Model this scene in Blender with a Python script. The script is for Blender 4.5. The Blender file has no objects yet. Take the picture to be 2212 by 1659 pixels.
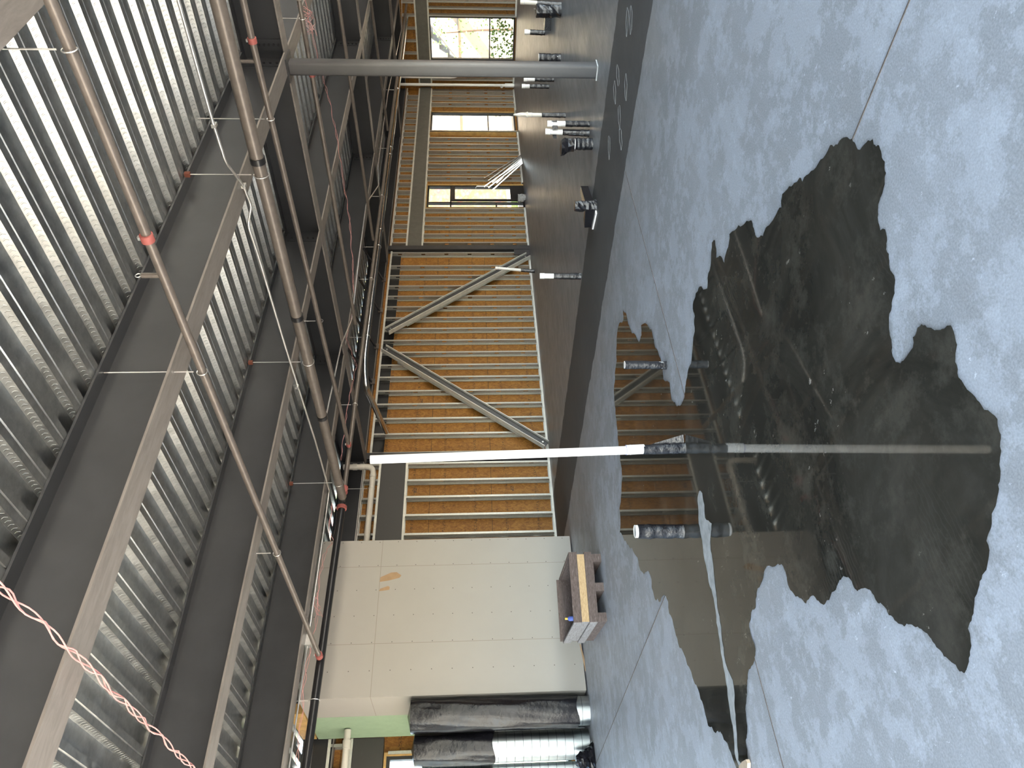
import bpy, math, random
from mathutils import Vector, Matrix
random.seed(7)
S = bpy.context.scene
C = S.collection
# ------------------------------------------------------------ camera (phone held sideways: picture left is up)
CR = ((0.744, -0.668, -0.011), (-0.044, -0.032, -0.999), (0.666, 0.744, -0.053))  # overwritten below exactly
F = 1593.12; HC = 1.55
def _R(r, p, y):
    cy, sy, cp, sp, cr, sr = math.cos(y), math.sin(y), math.cos(p), math.sin(p), math.cos(r), math.sin(r)
    Ry = Matrix(((cy, 0, sy), (0, 1, 0), (-sy, 0, cy))); Rp = Matrix(((1, 0, 0), (0, cp, -sp), (0, sp, cp)))
    Rr = Matrix(((cr, -sr, 0), (sr, cr, 0), (0, 0, 1)))
    return Rr @ Rp @ Ry
_M = _R(-0.0113630, 0.0532126, -0.7304697)
right = Vector((_M[0][0], _M[0][2], -_M[0][1])); down = Vector((_M[1][0], _M[1][2], -_M[1][1])); fwd = Vector((_M[2][0], _M[2][2], -_M[2][1]))
cam = bpy.data.objects.new('camera', bpy.data.cameras.new('camera')); C.objects.link(cam)
cam.data.sensor_width = 36; cam.data.lens = 36 * F / 2212; cam.data.clip_start = .02; cam.data.clip_end = 300
cam.matrix_world = Matrix(((down.x, right.x, -fwd.x, 0), (down.y, right.y, -fwd.y, 0), (down.z, right.z, -fwd.z, HC), (0, 0, 0, 1)))
S.camera = cam
def ray(x, y): return right * (1659 - y - 829.5) + down * (x - 1106) + fwd * F
def PZ(x, y, z=0.0): d = ray(x, y); t = (z - HC) / d.z; return Vector((d.x * t, d.y * t, z))
def PY(x, y, Y): d = ray(x, y); t = Y / d.y; return Vector((d.x * t, Y, HC + d.z * t))
def PX(x, y, X): d = ray(x, y); t = X / d.x; return Vector((X, d.y * t, HC + d.z * t))
# ------------------------------------------------------------ world, sun, exposure
W = bpy.data.worlds.new('sky'); S.world = W; W.use_nodes = True
nt = W.node_tree; bg = nt.nodes['Background']
sky = nt.nodes.new('ShaderNodeTexSky'); sky.sky_type = 'HOSEK_WILKIE'; sky.turbidity = 3.0; sky.ground_albedo = .4
sky.sun_direction = Vector((-.55, -.45, .70)).normalized()
wb = nt.nodes.new('ShaderNodeMix'); wb.data_type = 'RGBA'; wb.blend_type = 'MULTIPLY'; wb.inputs[0].default_value = 1   # camera white balance
nt.links.new(sky.outputs[0], wb.inputs[6]); wb.inputs[7].default_value = (1.22, 1.0, .80, 1)
nt.links.new(wb.outputs[2], bg.inputs[0]); bg.inputs[1].default_value = 12.0
sun = bpy.data.objects.new('sun', bpy.data.lights.new('sun', 'SUN')); C.objects.link(sun)
sun.data.energy = 12.0; sun.data.angle = .01; sun.data.color = (1, .93, .82)
sun.rotation_euler = Vector((.55, .45, -.70)).to_track_quat('-Z', 'Y').to_euler()
S.view_settings.view_transform = 'Standard'; S.view_settings.look = 'None'; S.view_settings.gamma = 1
S.view_settings.use_curve_mapping = False; S.view_settings.exposure = 2.3
S.cycles.max_bounces = 10; S.cycles.diffuse_bounces = 6; S.cycles.glossy_bounces = 5; S.cycles.transmission_bounces = 8
S.cycles.use_denoising = True; S.cycles.caustics_reflective = False; S.cycles.caustics_refractive = False
S.cycles.sample_clamp_indirect = 8
# ------------------------------------------------------------ helpers
class N:                                    # tiny node helper
    def __init__(s, name):
        s.m = bpy.data.materials.new(name); s.m.use_nodes = True; s.t = s.m.node_tree
        s.b = s.t.nodes['Principled BSDF']; s.pos = s.t.nodes.new('ShaderNodeNewGeometry')
    def n(s, typ, **kw):
        o = s.t.nodes.new('ShaderNode' + typ)
        for k, v in kw.items(): setattr(o, k, v)
        return o
    def L(s, a, b):
        if isinstance(a, (int, float, tuple)):
            b.default_value = a if not isinstance(a, tuple) or len(a) != 3 or b.type != 'RGBA' else (*a, 1)
        else: s.t.links.new(a, b)
    def math(s, op, a, b=0.0, c=0.0):
        o = s.n('Math', operation=op); s.L(a, o.inputs[0]); s.L(b, o.inputs[1]); s.L(c, o.inputs[2]); return o.outputs[0]
    def xyz(s):
        o = s.n('SeparateXYZ'); s.t.links.new(s.pos.outputs['Position'], o.inputs[0]); return o.outputs
    def map(s, scale, rot=(0, 0, 0)):
        o = s.n('Mapping'); s.t.links.new(s.pos.outputs['Position'], o.inputs[0]); o.inputs['Scale'].default_value = scale
        o.inputs['Rotation'].default_value = rot; return o.outputs[0]
    def noise(s, scale, detail=4, rough=.6, vec=None, dist=0):
        o = s.n('TexNoise'); o.inputs['Scale'].default_value = scale; o.inputs['Detail'].default_value = detail
        o.inputs['Roughness'].default_value = rough; o.inputs['Distortion'].default_value = dist
        s.t.links.new(vec if vec is not None else s.pos.outputs['Position'], o.inputs['Vector']); return o.outputs[0]
    def ramp(s, f, stops):
        o = s.n('ValToRGB'); e = o.color_ramp.elements
        while len(e) < len(stops): e.new(.5)
        for i, (p, c) in enumerate(stops):
            e[i].position = p; e[i].color = (*c, 1) if isinstance(c, tuple) else (c, c, c, 1)
        s.t.links.new(f, o.inputs[0]); return o.outputs[0]
    def mix(s, f, a, b, mode='MIX'):
        o = s.n('Mix', data_type='RGBA', blend_type=mode)
        s.L(f, o.inputs[0]); s.L(a, o.inputs[6]); s.L(b, o.inputs[7]); return o.outputs[2]
    def bump(s, h, st=.3, d=.01):
        o = s.n('Bump'); o.inputs['Strength'].default_value = st; o.inputs['Distance'].default_value = d
        s.t.links.new(h, o.inputs['Height']); s.t.links.new(o.outputs[0], s.b.inputs['Normal'])
    def set(s, col=None, rough=None, metal=None, **kw):
        if col is not None: s.L(col, s.b.inputs['Base Color'])
        if rough is not None: s.L(rough, s.b.inputs['Roughness'])
        if metal is not None: s.b.inputs['Metallic'].default_value = metal
        for k, v in kw.items(): s.b.inputs[k].default_value = v
        return s.m
def simple(name, col, rough=.5, metal=0, var=.12, scale=8, bump=0, bscale=60, **kw):
    m = N(name); f = m.noise(scale, 5)
    c = m.ramp(f, [(.3, tuple(v * (1 - var) for v in col)), (.7, tuple(min(1, v * (1 + var)) for v in col))])
    m.set(c, rough, metal, **kw)
    if bump: m.bump(m.noise(bscale, 3), bump, .004)
    return m.m
M = {}
class MB:
    def __init__(s): s.v = []; s.f = []
    def poly(s, pts): n = len(s.v); s.v += [tuple(p) for p in pts]; s.f.append(tuple(range(n, n + len(pts))))
    def box(s, x0, x1, y0, y1, z0, z1):
        n = len(s.v); s.v += [(x, y, z) for z in (z0, z1) for y in (y0, y1) for x in (x0, x1)]
        s.f += [tuple(n + i for i in q) for q in ((0, 2, 3, 1), (4, 5, 7, 6), (0, 1, 5, 4), (2, 6, 7, 3), (0, 4, 6, 2), (1, 3, 7, 5))]
        return s
    def bar(s, a, b, w, h, up=(0, 0, 1)):
        a, b = Vector(a), Vector(b); d = (b - a).normalized(); sd = d.cross(Vector(up)).normalized(); u = sd.cross(d)
        n = len(s.v); s.v += [tuple(p + sd * i * w / 2 + u * j * h / 2) for p in (a, b) for j in (-1, 1) for i in (-1, 1)]
        s.f += [tuple(n + i for i in q) for q in ((0, 2, 3, 1), (4, 5, 7, 6), (0, 1, 5, 4), (2, 6, 7, 3), (0, 4, 6, 2), (1, 3, 7, 5))]
        return s
    def ext(s, prof, o, U, V, Wd):          # extrude a closed profile along Wd
        o, U, V, Wd = map(Vector, (o, U, V, Wd)); n = len(s.v); k = len(prof)
        s.v += [tuple(o + U * a + V * b) for a, b in prof] + [tuple(o + U * a + V * b + Wd) for a, b in prof]
        s.f += [(n + i, n + (i + 1) % k, n + k + (i + 1) % k, n + k + i) for i in range(k)]
        s.f += [tuple(n + i for i in reversed(range(k))), tuple(n + k + i for i in range(k))]
        return s
    def tube(s, pts, r, n=12, caps=True):
        pts = [Vector(p) for p in pts]; rs = r if isinstance(r, (list, tuple)) else [r] * len(pts); base = len(s.v); ref = None
        for i, p in enumerate(pts):
            d = (pts[min(i + 1, len(pts) - 1)] - pts[max(i - 1, 0)]).normalized()
            if ref is None: ref = Vector((0, 0, 1)) if abs(d.z) < .9 else Vector((1, 0, 0))
            sd = d.cross(ref).normalized(); u = sd.cross(d).normalized(); ref = u
            s.v += [tuple(p + (sd * math.cos(a) + u * math.sin(a)) * rs[i]) for a in (2 * math.pi * j / n for j in range(n))]
        for i in range(len(pts) - 1):
            for j in range(n):
                a, b = base + i * n + j, base + i * n + (j + 1) % n; s.f.append((a, b, b + n, a + n))
        if caps: s.f += [tuple(base + j for j in reversed(range(n))), tuple(base + (len(pts) - 1) * n + j for j in range(n))]
        return s
    def ring(s, c, ax, R, r, n=20, k=6):
        c = Vector(c); ax = Vector(ax).normalized(); ref = Vector((0, 0, 1)) if abs(ax.z) < .9 else Vector((1, 0, 0))
        u = ax.cross(ref).normalized(); w = ax.cross(u); b = len(s.v)
        for i in range(n):
            a = 2 * math.pi * i / n; d = u * math.cos(a) + w * math.sin(a)
            s.v += [tuple(c + d * (R + r * math.cos(t)) + ax * r * math.sin(t)) for t in (2 * math.pi * j / k for j in range(k))]
        for i in range(n):
            for j in range(k):
                p, q = b + i * k, b + ((i + 1) % n) * k; s.f.append((p + j, q + j, q + (j + 1) % k, p + (j + 1) % k))
        return s
    def mesh(s, name, mat, smooth=False):
        me = bpy.data.meshes.new(name); me.from_pydata(s.v, [], s.f); me.update()
        if mat: me.materials.append(mat)
        if smooth:
            for p in me.polygons: p.use_smooth = True
            me.set_sharp_from_angle(angle=math.radians(40))
        return me
    def build(s, name, mat, parent=None, smooth=False):
        o = bpy.data.objects.new(name, s.mesh(name, mat, smooth)); C.objects.link(o)
        if parent is not None:
            o.parent = parent; o.matrix_parent_inverse = Matrix.Translation(-parent.location) if parent.type == 'EMPTY' else Matrix()
        return o
def tag(o, label, cat, group=None, kind=None):
    o['label'] = label; o['category'] = cat
    if group: o['group'] = group
    if kind: o['kind'] = kind
    return o
def struct(o): o['kind'] = 'structure'; return o
def empty(name, loc, label, cat, group=None):
    o = bpy.data.objects.new(name, None); C.objects.link(o); o.location = loc; o.empty_display_size = .1
    return tag(o, label, cat, group)
def dup(o, parent=None):
    c = o.copy(); C.objects.link(c)
    if parent is not None: c.parent = parent
    return c
ORD = ['first', 'second', 'third', 'fourth', 'fifth', 'sixth', 'seventh', 'eighth', 'ninth', 'tenth', 'eleventh', 'twelfth', 'thirteenth',
       'fourteenth', 'fifteenth', 'sixteenth', 'seventeenth', 'eighteenth', 'nineteenth', 'twentieth']
# ------------------------------------------------------------ materials
M['steel'] = simple('primed_steel', (.030, .0315, .035), .33, 0, .16, 2.5, .05, 90)
m = N('dusty_floor_lit_primer'); f = m.noise(3, 8, .7, m.map((1.2, 6, 6)), .5)  # dust streaks, lightened further to paint in floor bounce on the flange undersides
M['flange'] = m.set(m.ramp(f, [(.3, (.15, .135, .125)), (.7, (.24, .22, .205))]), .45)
M['column'] = simple('column_paint', (.050, .049, .052), .36, 0, .12, 4, .08, 60)
M['hdr2'] = simple('grey_header_paint', (.12, .115, .10), .45)
M['pipe'] = simple('black_steel_pipe', (.15, .13, .115), .36, .25, .15, 12)
M['blackpipe'] = simple('black_pipe', (.02, .02, .022), .3, .2)
M['conduit'] = simple('conduit_metal', (.72, .71, .69), .3, .8)
M['galv'] = simple('galvanised_tube', (.6, .61, .6), .22, 1)
M['stud'] = simple('galvanised_stud', (.44, .435, .40), .38, .55, .1, 30)
M['red'] = simple('red_coupling', (.30, .085, .075), .65)
M['rust'] = simple('rusty_clamp', (.16, .05, .03), .7)
M['wire'] = simple('pink_wire', (.66, .33, .32), .5)
M['pvc'] = simple('white_pvc', (.80, .79, .77), .3, 0, .04)
M['oldpvc'] = simple('grey_pvc', (.62, .59, .53), .35, 0, .06)
M['ink'] = simple('blue_ink', (.08, .1, .45), .5)
M['tape'] = simple('black_tape', (.010, .010, .013), .24, 0, .3, 20, .8, 38)
M['film'] = simple('black_plastic_sheet', (.008, .008, .011), .26, 0, .3, 6, .9, 16, **{'Specular IOR Level': .3})
M['wood'] = simple('buck_lumber', (.52, .33, .12), .6, 0, .25, 6)
M['frame'] = simple('black_window_frame', (.012, .012, .013), .4)
M['debris'] = simple('light_board', (.55, .42, .3), .7)
M['leaf'] = simple('leaf', (.16, .28, .08), .6, 0, .4, 6)
M['bark'] = simple('bark', (.12, .08, .05), .8)
M['green'] = simple('green_board', (.29, .40, .27), .8, 0, .05)
M['edge'] = simple('track_metal', (.66, .66, .61), .45, .2)
m = N('deck_metal'); X, Y, Z = m.xyz()
nrm = m.n('SeparateXYZ'); m.t.links.new(m.pos.outputs['True Normal'], nrm.inputs[0])
isweb = m.math('GREATER_THAN', m.math('ABSOLUTE', nrm.outputs[0]), .5)
s_ = m.math('DIVIDE', m.math('SUBTRACT', Z, 4.21), .051)
v_ = m.math('MULTIPLY', m.math('ABSOLUTE', m.math('SUBTRACT', s_, .5)), .9)
fr = m.math('FRACT', m.math('SUBTRACT', m.math('DIVIDE', Y, .04), v_))
band = m.math('SUBTRACT', 1.0, m.math('MULTIPLY', m.math('ABSOLUTE', m.math('SUBTRACT', fr, .5)), 7.0)); band = m.math('MAXIMUM', band, 0.0)
ins = m.math('MULTIPLY', m.math('GREATER_THAN', s_, .2), m.math('LESS_THAN', s_, .8))
hgt = m.math('MULTIPLY', m.math('MULTIPLY', m.math('MINIMUM', m.math('MULTIPLY', band, 2.5), 1.0), ins), isweb)
c = m.ramp(m.noise(14, 5, .7), [(.3, (.40, .41, .405)), (.7, (.57, .58, .565))])
m.bump(m.math('ADD', hgt, m.math('MULTIPLY', m.noise(60, 2), .06)), .75, .0045)
M['deck'] = m.set(c, m.ramp(m.noise(9, 4), [(.3, .30), (.7, .48)]), 1.0)
m = N('osb'); f1 = m.noise(10, 8, .75, m.map((1.6, 1.6, .9)), 1.5); f2 = m.noise(60, 3, .6, m.map((1, 1, 2.5)))
c = m.ramp(f1, [(.28, (.13, .045, .006)), (.5, (.29, .125, .02)), (.72, (.48, .24, .05))])
c = m.mix(m.ramp(f2, [(.55, 0.0), (.72, .55)]), c, (.14, .07, .02))
X, Y, Z = m.xyz()                                    # printed sheet marks and panel joints
jt = m.math('LESS_THAN', m.math('FRACT', m.math('DIVIDE', m.math('ADD', Z, .02), 1.22)), .006)
mk = m.math('LESS_THAN', m.math('ABSOLUTE', m.math('SUBTRACT', m.math('FRACT', m.math('DIVIDE', Z, .61)), .5)), .045)
blot = m.math('GREATER_THAN', m.noise(55, 2, .5, m.map((1, 1, .8))), .56)
c = m.mix(m.math('MULTIPLY', m.math('MULTIPLY', mk, blot), .75), c, (.05, .03, .015)); c = m.mix(jt, c, (.03, .02, .01))
m.bump(f1, .2, .004); M['osb'] = m.set(c, .65)
def dry(name, col):
    m = N(name); X, Y, Z = m.xyz()
    def near(v, p, w): return m.math('LESS_THAN', m.math('ABSOLUTE', m.math('SUBTRACT', v, p)), w)
    j = m.math('MAXIMUM', m.math('MAXIMUM', near(X, 4.37, .004), near(X, 5.59, .004)), near(Z, 3.0, .004))
    col1 = m.math('SUBTRACT', m.math('FRACT', m.math('ADD', m.math('DIVIDE', m.math('SUBTRACT', X, 4.39), .4064), .5)), .5)
    row1 = m.math('SUBTRACT', m.math('FRACT', m.math('DIVIDE', Z, .29)), .5)
    r2 = m.math('ADD', m.math('POWER', m.math('MULTIPLY', col1, .4064), 2.0), m.math('POWER', m.math('MULTIPLY', row1, .29), 2.0))
    sc = m.math('LESS_THAN', r2, .00005)
    c = m.ramp(m.noise(1.4, 5), [(.3, tuple(v * .95 for v in col)), (.7, col)])
    c = m.mix(m.math('MULTIPLY', j, .6), c, (.2, .17, .13)); c = m.mix(m.math('MULTIPLY', sc, .85), c, (.06, .05, .045))
    return m.set(c, .85)
M['dry'] = dry('drywall_paper', (.37, .355, .325))
M['print'] = simple('dried_footprint', (.24, .24, .24), .8)
M['torn'] = simple('torn_brown_paper', (.36, .24, .14), .9)
m = N('concrete_floor'); X, Y, Z = m.xyz()
big = m.noise(.55, 6, .6, None, .6); mid = m.noise(2.2, 9, .68, None, 1.2); fine = m.noise(38, 4, .6)
st = m.noise(3.2, 6, .65, m.map((.35, 2.6, 1), (0, 0, .5)), .8)
c = m.ramp(big, [(.32, (.31, .325, .345)), (.68, (.43, .45, .49))])
pa_ = m.noise(2.4, 11, .74); pb_ = m.noise(6.0, 11, .78); sp = m.noise(9, 10, .75)
c = m.mix(m.ramp(st, [(.42, 0.0), (.70, .65)]), c, (.30, .305, .315))
c = m.mix(m.ramp(pa_, [(.49, 0.0), (.535, .7)]), c, (.50, .53, .59))
c = m.mix(m.ramp(pb_, [(.54, 0.0), (.575, .42)]), c, (.60, .64, .71))
c = m.mix(m.ramp(sp, [(.55, 0.0), (.68, .5)]), c, (.27, .275, .285))
c = m.mix(m.ramp(m.noise(26, 6, .7, m.map((1, .6, 1), (0, 0, .4))), [(.655, 0.0), (.68, .85)]), c, (.80, .83, .88))
c = m.mix(.18, c, m.ramp(m.noise(120, 3), [(.35, (.15, .15, .16)), (.65, (.75, .78, .82))]))
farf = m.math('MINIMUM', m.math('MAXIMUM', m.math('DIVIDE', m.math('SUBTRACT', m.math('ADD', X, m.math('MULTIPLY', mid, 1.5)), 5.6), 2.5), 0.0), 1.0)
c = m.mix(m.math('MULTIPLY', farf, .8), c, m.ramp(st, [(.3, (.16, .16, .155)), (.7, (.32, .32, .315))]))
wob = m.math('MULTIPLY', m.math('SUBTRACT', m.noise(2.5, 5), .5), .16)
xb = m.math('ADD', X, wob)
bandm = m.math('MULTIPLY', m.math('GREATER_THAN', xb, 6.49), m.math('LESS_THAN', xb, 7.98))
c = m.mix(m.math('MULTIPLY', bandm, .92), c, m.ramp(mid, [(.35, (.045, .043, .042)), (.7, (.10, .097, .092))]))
m.bump(m.math('ADD', m.math('MULTIPLY', fine, .3), m.math('MULTIPLY', pb_, .5)), .22, .008)
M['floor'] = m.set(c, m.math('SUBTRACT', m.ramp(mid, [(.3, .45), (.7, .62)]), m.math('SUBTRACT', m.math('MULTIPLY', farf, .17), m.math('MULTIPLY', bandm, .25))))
m = N('wet_concrete'); X, Y, Z = m.xyz()
f1 = m.noise(1.3, 8, .65, None, 1); f2 = m.noise(9, 8, .7, None, 1.5)
c = m.ramp(f1, [(.3, (.022, .020, .016)), (.55, (.046, .042, .034)), (.75, (.078, .070, .058))])
c = m.mix(m.ramp(f2, [(.68, 0.0), (.74, .6)]), c, (.17, .15, .12))
c = m.mix(m.ramp(m.noise(3.4, 9, .75), [(.5, 0.0), (.62, .6)]), c, (.085, .078, .062))
isl = m.math('MULTIPLY', m.ramp(m.noise(1.7, 2), [(.5, 0.0), (.6, 1.0)]), m.ramp(m.noise(17, 7, .7, m.map((1, .7, 1))), [(.64, 0.0), (.67, 1.0)]))
c = m.mix(m.math('MULTIPLY', isl, .85), c, (.36, .33, .29))
wv = m.n('TexWave'); wv.wave_type = 'RINGS'; wv.inputs['Scale'].default_value = 14; wv.inputs['Distortion'].default_value = 6; wv.inputs['Detail'].default_value = 2
m.t.links.new(m.map((1, 1, 1)), wv.inputs['Vector'])
c = m.mix(m.math('MULTIPLY', m.ramp(wv.outputs[0], [(.8, 0.0), (1, .4)]), m.ramp(m.noise(1.1, 2), [(.56, 0.0), (.66, 1.0)])), c, (.09, .088, .08))
M['water'] = m.set(c, .03, 0, IOR=1.30)
M['palegrey'] = simple('pale_grey_coat', (.42, .43, .43), .6, 0, .3, 14)
m = N('spiral_duct'); X, Y, Z = m.xyz()
r = m.math('GREATER_THAN', m.math('FRACT', m.math('DIVIDE', Z, .115)), .94)
m.bump(r, .8, .006); M['duct'] = m.set(m.mix(m.math('MULTIPLY', r, .8), m.ramp(m.noise(5, 4), [(.3, (.30, .33, .34)), (.7, (.42, .45, .46))]), (.08, .09, .09)), .34, 1)
m = N('weathered_wood'); f = m.noise(5, 8, .7, m.map((3, 3, 14)), 1)
M['crate'] = m.set(m.ramp(f, [(.3, (.045, .03, .026)), (.6, (.12, .09, .08)), (.8, (.3, .28, .27))]), .8)
m = N('bleached_wood'); f = m.noise(4, 8, .7, m.map((2, 2, 12)), 1)
M['greywood'] = m.set(m.ramp(f, [(.3, (.14, .12, .115)), (.55, (.26, .25, .25)), (.8, (.42, .41, .42))]), .8)
m = N('plywood'); f = m.noise(6, 8, .7, m.map((3, 3, 14)), 1)
M['ply'] = m.set(m.ramp(f, [(.3, (.30, .19, .09)), (.7, (.55, .40, .22))]), .7)
m = N('header_steel'); f = m.noise(9, 7, .75, m.map((1, 1, 9)), 1)
M['header'] = m.set(m.mix(m.ramp(f, [(.62, 0.0), (.75, .4)]), (.035, .033, .032), (.2, .19, .18)), .45)
m = N('window_glass'); m.set((.36, .37, .37), 0.0); m.b.inputs['Transmission Weight'].default_value = 1; m.b.inputs['IOR'].default_value = 1.02
M['glass'] = m.m
m = N('stone_wall'); vo = m.n('TexVoronoi'); vo.inputs['Scale'].default_value = 3.2; m.t.links.new(m.map((1, 1, 2)), vo.inputs['Vector'])
M['stone'] = m.set(m.mix(.5, m.ramp(vo.outputs['Distance'], [(.1, (.5, .38, .24)), (.5, (.32, .25, .17))]), vo.outputs['Color'], 'MULTIPLY'), .9)
M['stucco'] = simple('beige_stucco', (.62, .53, .42), .9, 0, .05)
M['canopy'] = simple('grey_canopy', (.22, .23, .24), .7)
M['ground'] = simple('pale_ground', (.58, .51, .41), .9, 0, .1, 1)
M['grass'] = simple('lawn', (.12, .2, .05), .9, 0, .3, 4)
M['rock'] = simple('grey_bag', (.3, .3, .3), .8)
# ------------------------------------------------------------ shell
YW, XE, XB, YB, ZB, ZD = 12.2, 24.75, -2.6, -3.6, 3.70, 4.21
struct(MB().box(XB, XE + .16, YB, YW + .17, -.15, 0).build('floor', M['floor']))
fl = bpy.data.objects['floor']
M['joint'] = simple('dusty_joint', (.13, .105, .09), .9, 0, .4, 20)
MB().box(2.667, 2.675, YB, 10.4, 0, .0022).build('control_joint', M['joint'], fl)
MB().box(XB, 6.45, 4.027, 4.034, 0, .0022).build('control_joint', M['joint'], fl)
struct(MB().box(-40, 70, -60, 70, -.4, -.15).build('ground', M['ground']))
d = MB(); per = .305; k0 = int((XB - .3) / per)
x = 3.905 - per * 26
prof = []
while x < XE + .1:
    prof += [(x, 4.21), (x + .055, 4.21), (x + .0625, 4.218), (x + .07, 4.21), (x + .125, 4.21), (x + .147, 4.261), (x + .283, 4.261)]
    x += per
for a, b in zip(prof, prof[1:]): d.poly([(a[0], YB, a[1]), (b[0], YB, b[1]), (b[0], YW + .1, b[1]), (a[0], YW + .1, a[1])])
for a, b in zip(prof, prof[1:]): pass
d.box(prof[0][0], XE + .16, YB, YW + .17, 4.30, 4.42)
struct(d.build('ceiling', M['deck']))
for i, (fx_, fy_, an_) in enumerate(((1355, 47, 0), (1363, 45, .1), (1335, 165, .5), (1352, 190, .2), (1328, 200, .4), (1338, 252, .3), (1316, 318, .2), (1341, 300, .5))):
    c_ = PZ(fx_, fy_); ring_ = []
    for k_ in range(24):
        a_ = 2 * math.pi * k_ / 24; ll = .13 * (1 + .12 * math.sin(3 * a_ + i)); ww = .05 * (1 + .25 * math.cos(a_ + .4) + .15 * math.sin(5 * a_ + i))
        ux_, uy_ = math.cos(an_ - .9), math.sin(an_ - .9); ring_.append(Vector((c_.x + ll * math.cos(a_) * ux_ - ww * math.sin(a_) * uy_, c_.y + ll * math.cos(a_) * uy_ + ww * math.sin(a_) * ux_, .0018)))
    MB().tube(ring_ + [ring_[0]], .0016, 4, False).build('footprint', M['print'], fl)
# walls the camera looks at, with openings
def wall(name, mat, axis, pos, th, a0, a1, z1, holes):
    b = MB(); cuts = sorted(holes); a = a0
    def rect(p, q, r, s):
        if q - p < 1e-4 or s - r < 1e-4: return
        if axis == 'Y': b.box(p, q, pos, pos + th, r, s)
        else: b.box(pos, pos + th, p, q, r, s)
    for h0, h1, hz0, hz1 in cuts:
        rect(a, h0, 0, z1); rect(h0, h1, 0, hz0); rect(h0, h1, hz1, z1); a = h1
    rect(a, a1, 0, z1)
    return struct(b.build(name, mat))
DOOR = (17.70, 18.82, 0.0, 2.80); WN2 = (21.85, 23.12, .06, 2.82); WNL = (-1.9, 3.36, .1, 2.93); WN1 = (9.86, 11.28, .03, 2.84)  # WNL stretched past its visible part to brighten the enclosure side
wall('wall_back', M['osb'], 'Y', YW + .15, .02, XB, XE + .17, 4.21, [WNL, DOOR, WN2])
wall('wall_end', M['osb'], 'X', XE + .15, .02, YB, YW + .15, 4.21, [WN1])
b = MB()
for a, e in ((XB, -2.2), (2.6, 3.1), (7.6, 8.1), (12.6, 13.1), (17.6, 18.1), (22.6, 24.9)): b.box(a, e, YB - .15, YB, 0, 4.3)  # unseen wall, openings laid out to bring more light into the room
b.box(XB, 24.9, YB - .149, YB - .001, 2.95, 4.29)
struct(b.build('wall_side', M['dry']))
b = MB()
for a, e in ((YB - .15, -3.2), (1.2, 1.7), (6.2, 6.7), (11.2, YW + .17)): b.box(XB - .15, XB, a, e, 0, 4.3)  # out-of-view wall behind the camera, openings shaped for the interior light
b.box(XB - .149, XB - .001, YB, YW, 2.95, 4.29)
struct(b.build('wall_rear', M['dry']))
# ------------------------------------------------------------ windows and door
def window(name, axis, pos, o, zm, vm=None, door=False):
    a0, a1, z0, z1 = o; t = .05
    def bx(b, p, q, r, s, d0=0, d1=.09):
        if axis == 'Y': b.box(p, q, pos + d0, pos + d1, r, s)
        else: b.box(pos + d0, pos + d1, p, q, r, s)
        return b
    f = MB(); bx(f, a0, a0 + t, z0, z1); bx(f, a1 - t, a1, z0, z1); bx(f, a0 + t, a1 - t, z0, z0 + t); bx(f, a0 + t, a1 - t, z1 - t, z1)
    for z in zm: bx(f, a0 + t, a1 - t, z - .02, z + .02, .01, .08)
    if vm: bx(f, vm - .03, vm + .03, z0 + t, z1 - t, .01, .08)
    w = struct(f.build(name, M['frame']))
    bx(MB(), a0 + t, a1 - t, z0 + t, z1 - t, .04, .046).build('pane', M['glass'], w)
    b = MB(); bx(b, a0 - .05, a0, z0, z1 + .04, -.02, .09); bx(b, a1, a1 + .05, z0, z1 + .04, -.02, .09); bx(b, a0, a1, z1, z1 + .04, -.02, .09)
    b.build('wooden_buck', M['wood'], w)
    return w
window('window_1', 'X', XE + .06, WN1, [.86])
window('window_2', 'Y', YW + .06, WN2, [.95])
window('window_3', 'Y', YW + .06, WNL, [])
w = window('door_1', 'Y', YW + .06, DOOR, [2.12], 17.98)
b = MB().box(18.03, 18.77, YW + .03, YW + .07, .03, .40).box(18.03, 18.10, YW + .03, YW + .07, .4, 2.10).box(18.70, 18.77, YW + .03, YW + .07, .4, 2.10).box(18.1, 18.7, YW + .03, YW + .07, 2.0, 2.10)
b.build('door_leaf', M['frame'], w)
MB().box(17.75, 17.95, YW + .05, YW + .09, .80, .84).build('side_mullion', M['frame'], w)
MB().tube([(18.64, YW + .02, 1.0), (18.64, YW - .04, 1.03), (18.64, YW - .04, 1.37), (18.64, YW + .02, 1.4)], .012, 8).build('pull_handle', M['conduit'], w)
# ------------------------------------------------------------ beams
def isec(b, w, h, tf=.018, tw=.012):
    return [(-w / 2, 0), (w / 2, 0), (w / 2, tf), (tw / 2, tf), (tw / 2, h - tf), (w / 2, h - tf), (w / 2, h), (-w / 2, h), (-w / 2, h - tf), (-tw / 2, h - tf), (-tw / 2, tf), (-w / 2, tf)]
def tsec(w, h, tf=.018, tw=.012): return [(-tw / 2, tf), (tw / 2, tf), (tw / 2, h - tf), (w / 2, h - tf), (w / 2, h), (-w / 2, h), (-w / 2, h - tf), (-tw / 2, h - tf)]
def steel_beam(o, axis, a, e, c, w=.2, z0=ZB, z1=ZD - .002):
    if axis == 'X':
        MB().ext(tsec(w, z1 - z0), (a, c, z0), (0, 1, 0), (0, 0, 1), (e - a, 0, 0)).build('web_and_top', M['steel'], o)
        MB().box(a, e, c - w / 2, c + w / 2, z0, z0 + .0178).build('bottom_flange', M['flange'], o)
    else:
        MB().ext(tsec(w, z1 - z0), (c, a, z0), (1, 0, 0), (0, 0, 1), (0, e - a, 0)).build('web_and_top', M['steel'], o)
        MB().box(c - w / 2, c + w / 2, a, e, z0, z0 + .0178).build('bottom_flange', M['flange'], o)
GX = (8.86, 15.2, 21.4)
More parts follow.
